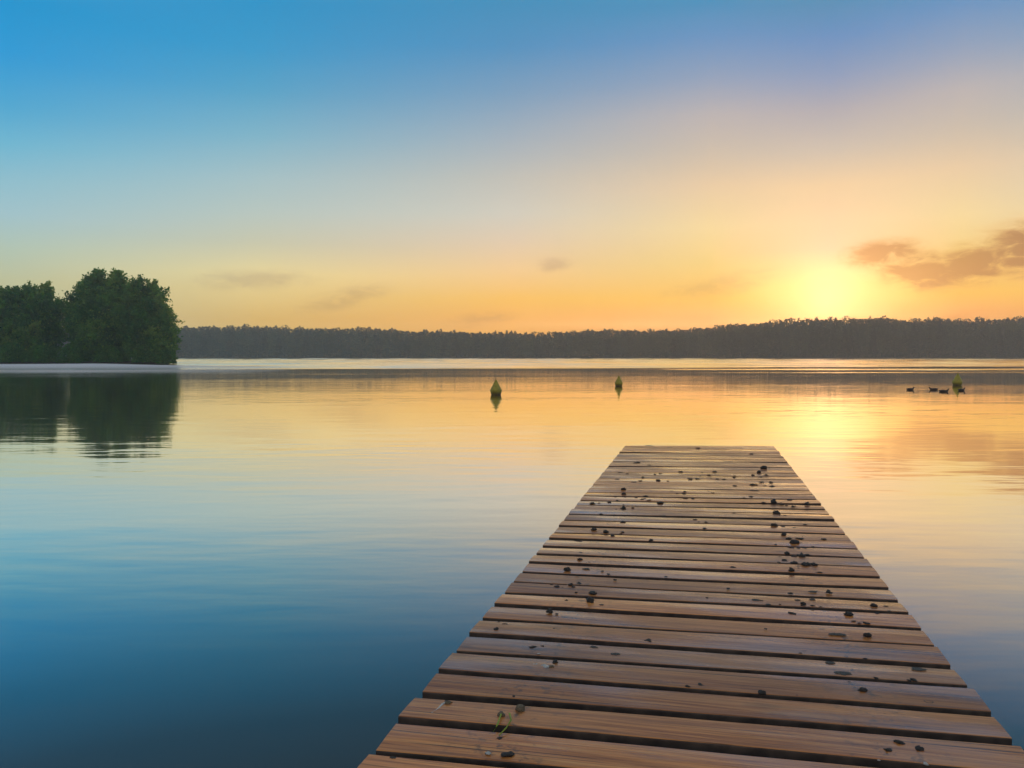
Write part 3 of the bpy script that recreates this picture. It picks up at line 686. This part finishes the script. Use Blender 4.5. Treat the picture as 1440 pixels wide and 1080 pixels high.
DEB = '1.88 -0.591 0.0189 C;1.839 -0.449 0.0263 C;1.88 -0.413 0.0318 C;1.737 -0.427 0.014 c;1.667 -0.393 0.0283 c;1.664 -0.436 0.015 w;1.6 -0.627 0.0149 f;1.959 -0.445 0.014 c;2.177 -0.434 0.0174 w;2.167 -0.403 0.0268 w;2.166 -0.389 0.0172 C;2.205 -0.384 0.0175 C;2.112 -0.441 0.0113 w;2.308 -0.471 0.0205 c;2.326 -0.443 0.0124 c;2.263 -0.443 0.01 w;2.351 -0.296 0.0247 f;2.308 -0.229 0.0282 f;2.43 -0.608 0.0196 C;2.489 -0.596 0.0223 f;2.479 -0.438 0.0153 c;2.437 -0.147 0.0297 c;2.639 -0.479 0.021 C;2.628 -0.453 0.0139 c;2.784 -0.447 0.0123 c;2.786 -0.363 0.0318 C;2.757 -0.321 0.0193 f;2.89 -0.367 0.0329 c;3.178 -0.508 0.0224 C;3.133 -0.456 0.0138 c;3.217 -0.434 0.0339 f;3.196 -0.369 0.014 c;3.157 -0.343 0.0166 c;2.97 -0.534 0.0157 c;2.941 -0.507 0.0234 c;2.975 -0.462 0.0183 C;2.971 -0.47 0.0105 w;2.949 -0.448 0.0182 c;3.346 -0.481 0.0235 C;3.317 -0.439 0.0262 c;3.082 -0.308 0.0162 c;5.177 -0.461 0.0362 C;4.996 -0.453 0.0305 C;4.923 -0.489 0.0215 c;4.957 -0.313 0.0259 c;4.839 -0.285 0.0253 c;4.759 -0.219 0.0414 c;4.86 -0.328 0.0212 c;4.66 -0.598 0.0327 c;4.716 -0.506 0.0247 c;4.574 -0.359 0.0199 c;4.531 -0.407 0.0277 C;4.484 -0.426 0.0274 c;4.467 -0.451 0.0195 c;4.414 -0.546 0.0271 c;4.345 -0.511 0.0228 c;5.194 -0.087 0.0271 c;4.953 -0.083 0.0302 c;3.942 -0.498 0.0242 C;3.903 -0.435 0.0273 C;3.929 -0.356 0.0206 c;3.821 -0.392 0.0234 C;3.756 -0.217 0.0229 C;3.836 -0.098 0.0167 c;3.709 -0.534 0.0521 s;4.389 -0.191 0.042 f;4.174 -0.378 0.0292 c;4.322 -0.017 0.0226 c;3.472 -0.494 0.0213 c;6.081 -0.133 0.0317 c;5.728 -0.058 0.0398 c;5.754 -0.015 0.03 c;6.128 0.11 0.0373 c;5.785 0.118 0.0302 c;5.77 0.161 0.0251 c;5.941 0.243 0.0362 c;5.48 0.229 0.0382 c;5.559 0.345 0.0436 c;6.394 0.473 0.0446 C;6.162 0.421 0.0376 C;5.957 0.422 0.0312 c;6.024 0.373 0.0262 c;5.681 0.407 0.0347 c;5.539 0.419 0.029 c;5.695 0.468 0.0348 c;5.533 0.459 0.0386 c;6.045 0.462 0.0264 c;7.322 0.44 0.0383 c;6.804 -0.19 0.0592 f;6.511 -0.474 0.0454 c;6.459 -0.509 0.0338 f;6.374 -0.372 0.0389 c;5.622 -0.27 0.0343 c;5.746 -0.383 0.025 c;5.912 -0.309 0.0206 c;5.956 -0.276 0.0207 c;5.569 -0.391 0.0291 c;5.615 -0.549 0.0294 f;7.242 -0.485 0.0442 f;6.773 0.276 0.2004 s;7.648 -0.01 0.0466 c;7.693 -0.267 0.0602 f;7.771 -0.461 0.0948 f;5.954 0.068 0.0259 c;5.36 0.333 0.0654 s;5.139 -0.09 0.0268 c;5.964 -0.562 0.0417 f;5.894 -0.505 0.0257 c;5.513 -0.429 0.0385 f;4.912 0.42 0.0386 C;4.857 0.458 0.0339 c;5.024 0.521 0.0264 c;4.814 0.515 0.0253 c;4.913 0.603 0.0344 C;4.586 0.404 0.032 C;4.514 0.419 0.0276 c;4.515 0.445 0.0316 c;4.483 0.473 0.0392 f;4.253 0.372 0.0334 C;4.239 0.408 0.0222 c;4.033 0.392 0.0247 C;3.952 0.409 0.0311 c;3.864 0.425 0.0338 C;3.874 0.453 0.0305 c;3.968 0.461 0.0278 c;3.981 0.565 0.0245 c;3.78 0.398 0.0264 c;3.784 0.428 0.0298 c;3.78 0.457 0.0265 c;3.641 0.369 0.0255 C;3.619 0.395 0.0285 c;3.623 0.427 0.0317 C;3.638 0.452 0.0223 c;3.54 0.348 0.0216 c;3.482 0.384 0.0274 c;3.477 0.424 0.0305 C;3.484 0.452 0.0305 c;3.444 0.393 0.0211 c;3.874 0.152 0.0202 c;3.367 0.133 0.0264 c;3.383 0.092 0.0118 c;4.256 0.036 0.0259 c;4.1 0.028 0.0214 c;5.185 0.081 0.0225 c;5.099 0.305 0.0266 c;4.899 0.364 0.0214 c;4.53 0.183 0.0197 c;4.313 0.521 0.0264 c;3.527 0.344 0.0216 c;3.489 0.387 0.0214 c;3.475 0.427 0.0213 c;3.478 0.455 0.0244 C;3.363 0.358 0.0265 C;3.412 0.39 0.0179 c;3.442 0.444 0.0302 f;3.366 0.461 0.0266 c;3.43 0.491 0.0362 f;3.472 0.527 0.0366 f;3.044 0.322 0.0186 c;3.087 0.402 0.0298 f;3.083 0.455 0.019 C;2.966 0.335 0.0208 f;2.922 0.351 0.0179 C;2.987 0.389 0.0236 f;2.903 0.404 0.0153 c;2.808 0.298 0.0246 c;2.827 0.479 0.0249 C;2.951 0.583 0.0183 C;2.761 0.517 0.0171 c;2.748 0.527 0.0195 c;2.63 0.206 0.0115 c;2.627 0.416 0.0601 s;2.63 0.505 0.0256 C;2.934 0.196 0.0358 f;2.514 0.516 0.0625 f;2.518 0.465 0.0111 c;2.43 0.458 0.0129 c;2.381 0.583 0.0384 f;2.303 0.378 0.0447 f;2.28 0.459 0.0121 c;2.273 0.54 0.0142 c;2.187 0.407 0.0213 C;2.213 0.466 0.0256 f;2.156 0.428 0.042 f;2.155 0.553 0.0309 f;2.058 0.431 0.0128 c;2.068 0.461 0.0111 f;1.99 0.462 0.0195 w;1.901 0.435 0.0237 C;1.865 0.4 0.0182 C;1.87 0.418 0.01 c;1.881 0.467 0.0185 C;1.822 0.373 0.0097 w;1.826 0.464 0.0131 w;2.521 0.298 0.0132 c;2.376 0.357 0.0293 f;2.118 0.159 0.0185 C;2.116 -0.025 0.0129 C;2.05 -0.013 0.0303 f;1.908 0.237 0.0569 f;1.845 0.285 0.0195 f;1.929 0.298 0.0187 f;3.06 0.106 0.016 c;2.926 0.03 0.0153 c;2.936 0.203 0.0358 s;2.885 -0.428 0.0127 c;3.158 -0.122 0.0137 c'
ORD = 'zeroth first second third fourth fifth sixth seventh eighth ninth tenth eleventh twelfth thirteenth fourteenth fifteenth sixteenth seventeenth eighteenth nineteenth twentieth'.split()
TENS = {20: 'twenty', 30: 'thirty', 40: 'forty', 50: 'fifty'}
def ordw(n):
    if n <= 20: return ORD[n]
    return TENS[n//10*10] + '-' + ORD[n % 10] if n % 10 else TENS[n//10*10][:-1] + 'ieth'
def plank_of(u_, v_):
    f_ = (v_ + HALFW)/(2*HALFW); best = None
    for i, (la, ra, lb, rb) in enumerate(PLANKS):
        a, b = la + (ra-la)*f_, lb + (rb-lb)*f_
        if a - 0.02 <= u_ <= b + 0.02:
            dd = abs(u_ - (a+b)/2)
            if best is None or dd < best[0]: best = (dd, i, a, b)
    return best
def first_visible():
    for i, (la, ra, lb, rb) in enumerate(PLANKS):
        if (lb + rb)/2 > 1.62: return i
I0 = first_visible()
items = []
for tok in DEB.split(';'):
    a, b, c, k = tok.split(); items.append([float(a), float(b), float(c), k])
rg = random.Random(77)
src_items = [q for q in items if q[3] in 'cC' and (q[1] > 0.2 or q[0] > 4.2 or q[3] == 'C')]
for _ in range(104):
    q = rg.choice(src_items)
    items.append([q[0] + rg.gauss(0, 0.05), max(-0.62, min(0.62, q[1] + rg.gauss(0, 0.035))), rg.uniform(0.007, 0.022), rg.choice('ccff')])
rows = {}
for it in items:
    pk = plank_of(it[0], it[1])
    if pk is None: it.append(None); continue
    half = min(it[2]*0.25, 0.03)
    it[0] = min(max(it[0], pk[2] + half), pk[3] - half)
    it.append(pk[1]); rows.setdefault(pk[1], []).append(it)
for r_ in rows.values(): r_.sort(key=lambda q: q[1])
WORD = {'c': ('dirt_clod', 'small dark clod', 'clod', 'dark clods on the jetty'), 'C': ('dirt_clod', 'small upright dark clod', 'clod', 'dark clods on the jetty'),
        'f': ('dried_crust', 'flat grey dried crust', 'dirt patch', 'dried crusts on the jetty'), 's': ('dried_crust', 'long dark dried streak', 'dirt patch', 'dried crusts on the jetty'),
        'w': ('pale_pebble', 'pale whitish bit', 'pebble', 'pale bits on the jetty')}
rd = random.Random(3)
ct, st_ = math.cos(TH), math.sin(TH)
def deck(u_, v_, z=0.0): return (v_*ct + u_*st_, u_*ct - v_*st_, DZ + z)
for pi, r_ in sorted(rows.items()):
    for j, (u_, v_, s_, k, _) in enumerate(r_):
        nm, lead, cat, grp = WORD[k]
        tan = k == 'C' and u_ < 2.2 and v_ < -0.3
        me = rd.choice(TANC) if tan else rd.choice({'c': CL, 'C': CT, 'f': FS, 's': SS, 'w': PW}[k])
        o = bpy.data.objects.new(nm, me); COL.objects.link(o)
        o.location = deck(u_, v_, -0.0005)
        o.rotation_euler = (0, 0, -TH + (rd.uniform(-0.25, 0.25) if k in 'fs' else rd.uniform(0, 6.28)))
        zs = s_*(0.78 if k == 'C' else 0.55) if k in 'cCw' else 0.05
        o.scale = (s_, s_, zs)
        if tan: lead = 'tan-topped clod'
        tag(o, '%s, %s from the left on the %s plank from the bottom' % (lead, ordw(j + 1), ordw(max(1, pi - I0 + 1))), cat, grp)
# green sprig beside the tan clods, and a pale straw on the same plank
def strand(name, pts, r, m, label, cat):
    V, F = [], []
    tube(V, F, [Vector(deck(*p)) for p in pts], [r*(1 - 0.4*i/(len(pts)-1)) for i in range(len(pts))], 6)
    return tag(mesh_obj(name, V, F, m, None, True), label, cat)
root = empty('plant_sprig', deck(1.80, -0.43)); tag(root, 'tiny green sprig sprouting across a gap beside a tan clod', 'sprig')
for pts in ([(1.83, -0.447, .012), (1.80, -0.444, .013), (1.775, -0.443, .011), (1.755, -0.446, .006)], [(1.835, -0.428, .014), (1.80, -0.416, .015), (1.77, -0.420, .010), (1.742, -0.430, .004)]):
    V, F = [], []
    o0 = Vector(deck(1.80, -0.43))
    tube(V, F, [Vector(deck(*p)) - o0 for p in pts], [0.0022, 0.002, 0.0018, 0.0012], 6)
    mesh_obj('stalk', V, F, GREEN, root, True)
strand('pale_straw', [(1.885, -0.598, .003), (1.87, -0.604, .0035), (1.845, -0.606, .003), (1.82, -0.613, .003), (1.80, -0.628, .002)], 0.0028, PALE, 'thin pale straw lying near the left end of a plank, touching a tan clod', 'straw')

# ------------------------------------------------------------------ haze
def haze_mat(t, out):
    v = t.n('ShaderNodeVolumePrincipled')
    v.inputs['Color'].default_value = (1.0, 0.95, 0.90, 1)
    v.inputs['Density'].default_value = HAZE
    v.inputs['Anisotropy'].default_value = 0.75
    t.set(out.inputs['Volume'], v.outputs[0])
HAZE = 0.0007
HZ = mat('haze', haze_mat); HZ.cycles.homogeneous_volume = True
hz = box('haze', -700, 700, -140, 720, -2.2, 29, HZ, None)
tag(hz, 'thin morning haze over the lake', kind='stuff')


# ------------------------------------------------------------------ mist lying on the water before the headland
def mist_mat(t, out):
    v = t.n('ShaderNodeVolumePrincipled')
    v.inputs['Color'].default_value = (1.0, 1.0, 1.0, 1); v.inputs['Density'].default_value = 0.14; v.inputs['Anisotropy'].default_value = 0.0
    t.set(out.inputs['Volume'], v.outputs[0])
MIST = mat('low_mist', mist_mat); MIST.cycles.homogeneous_volume = True
xs = np.linspace(-95, -22, 74); fr = [0, 0.01, 0.03, 0.07, 0.14, 0.25, 0.4, 0.6, 0.8, 0.93, 1.0]
top = []
for x in xs:
    y0 = 66 + 0.06*(x + 50) + 3*noise.noise((x*0.07, 4.0, 0)) + 1.5*noise.noise((x*0.25, 8.0, 0)); y1 = 103 + 0.16*(x + 49) if x < -49 else 103 - 0.5*(x + 49)
    ed = min(1.0, (-22 - x)/22.0, (x + 95)/10.0)
    for f_ in fr:
        y = y0 + (max(y1, y0 + 4) - y0)*f_
        hgt = 0.36*min(1.0, f_/0.52)**1.7*min(1, (1-f_)/0.30)*(0.85 + 0.6*noise.noise((x*0.08, y*0.06, 1)))*max(ed, 0)
        top.append((x, y, 0.13 + max(hgt, 0.0)))
nr = len(fr); nt = len(top)
V = top + [(x, y, 0.11) for x, y, z in top]
F = []
for i in range(len(xs)-1):
    for k in range(nr-1):
        a = i*nr+k; F.append((a, a+nr, a+nr+1, a+1)); F.append((a+nt, a+1+nt, a+nr+1+nt, a+nr+nt))
loop = [k for k in range(nr)] + [i*nr+nr-1 for i in range(1, len(xs))] + [(len(xs)-1)*nr+k for k in range(nr-2, -1, -1)] + [i*nr for i in range(len(xs)-2, 0, -1)]
for a, b in zip(loop, loop[1:] + loop[:1]): F.append((a, b, b+nt, a+nt))
tag(mesh_obj('mist', V, F, MIST), 'low white mist on the water before the headland', kind='stuff')
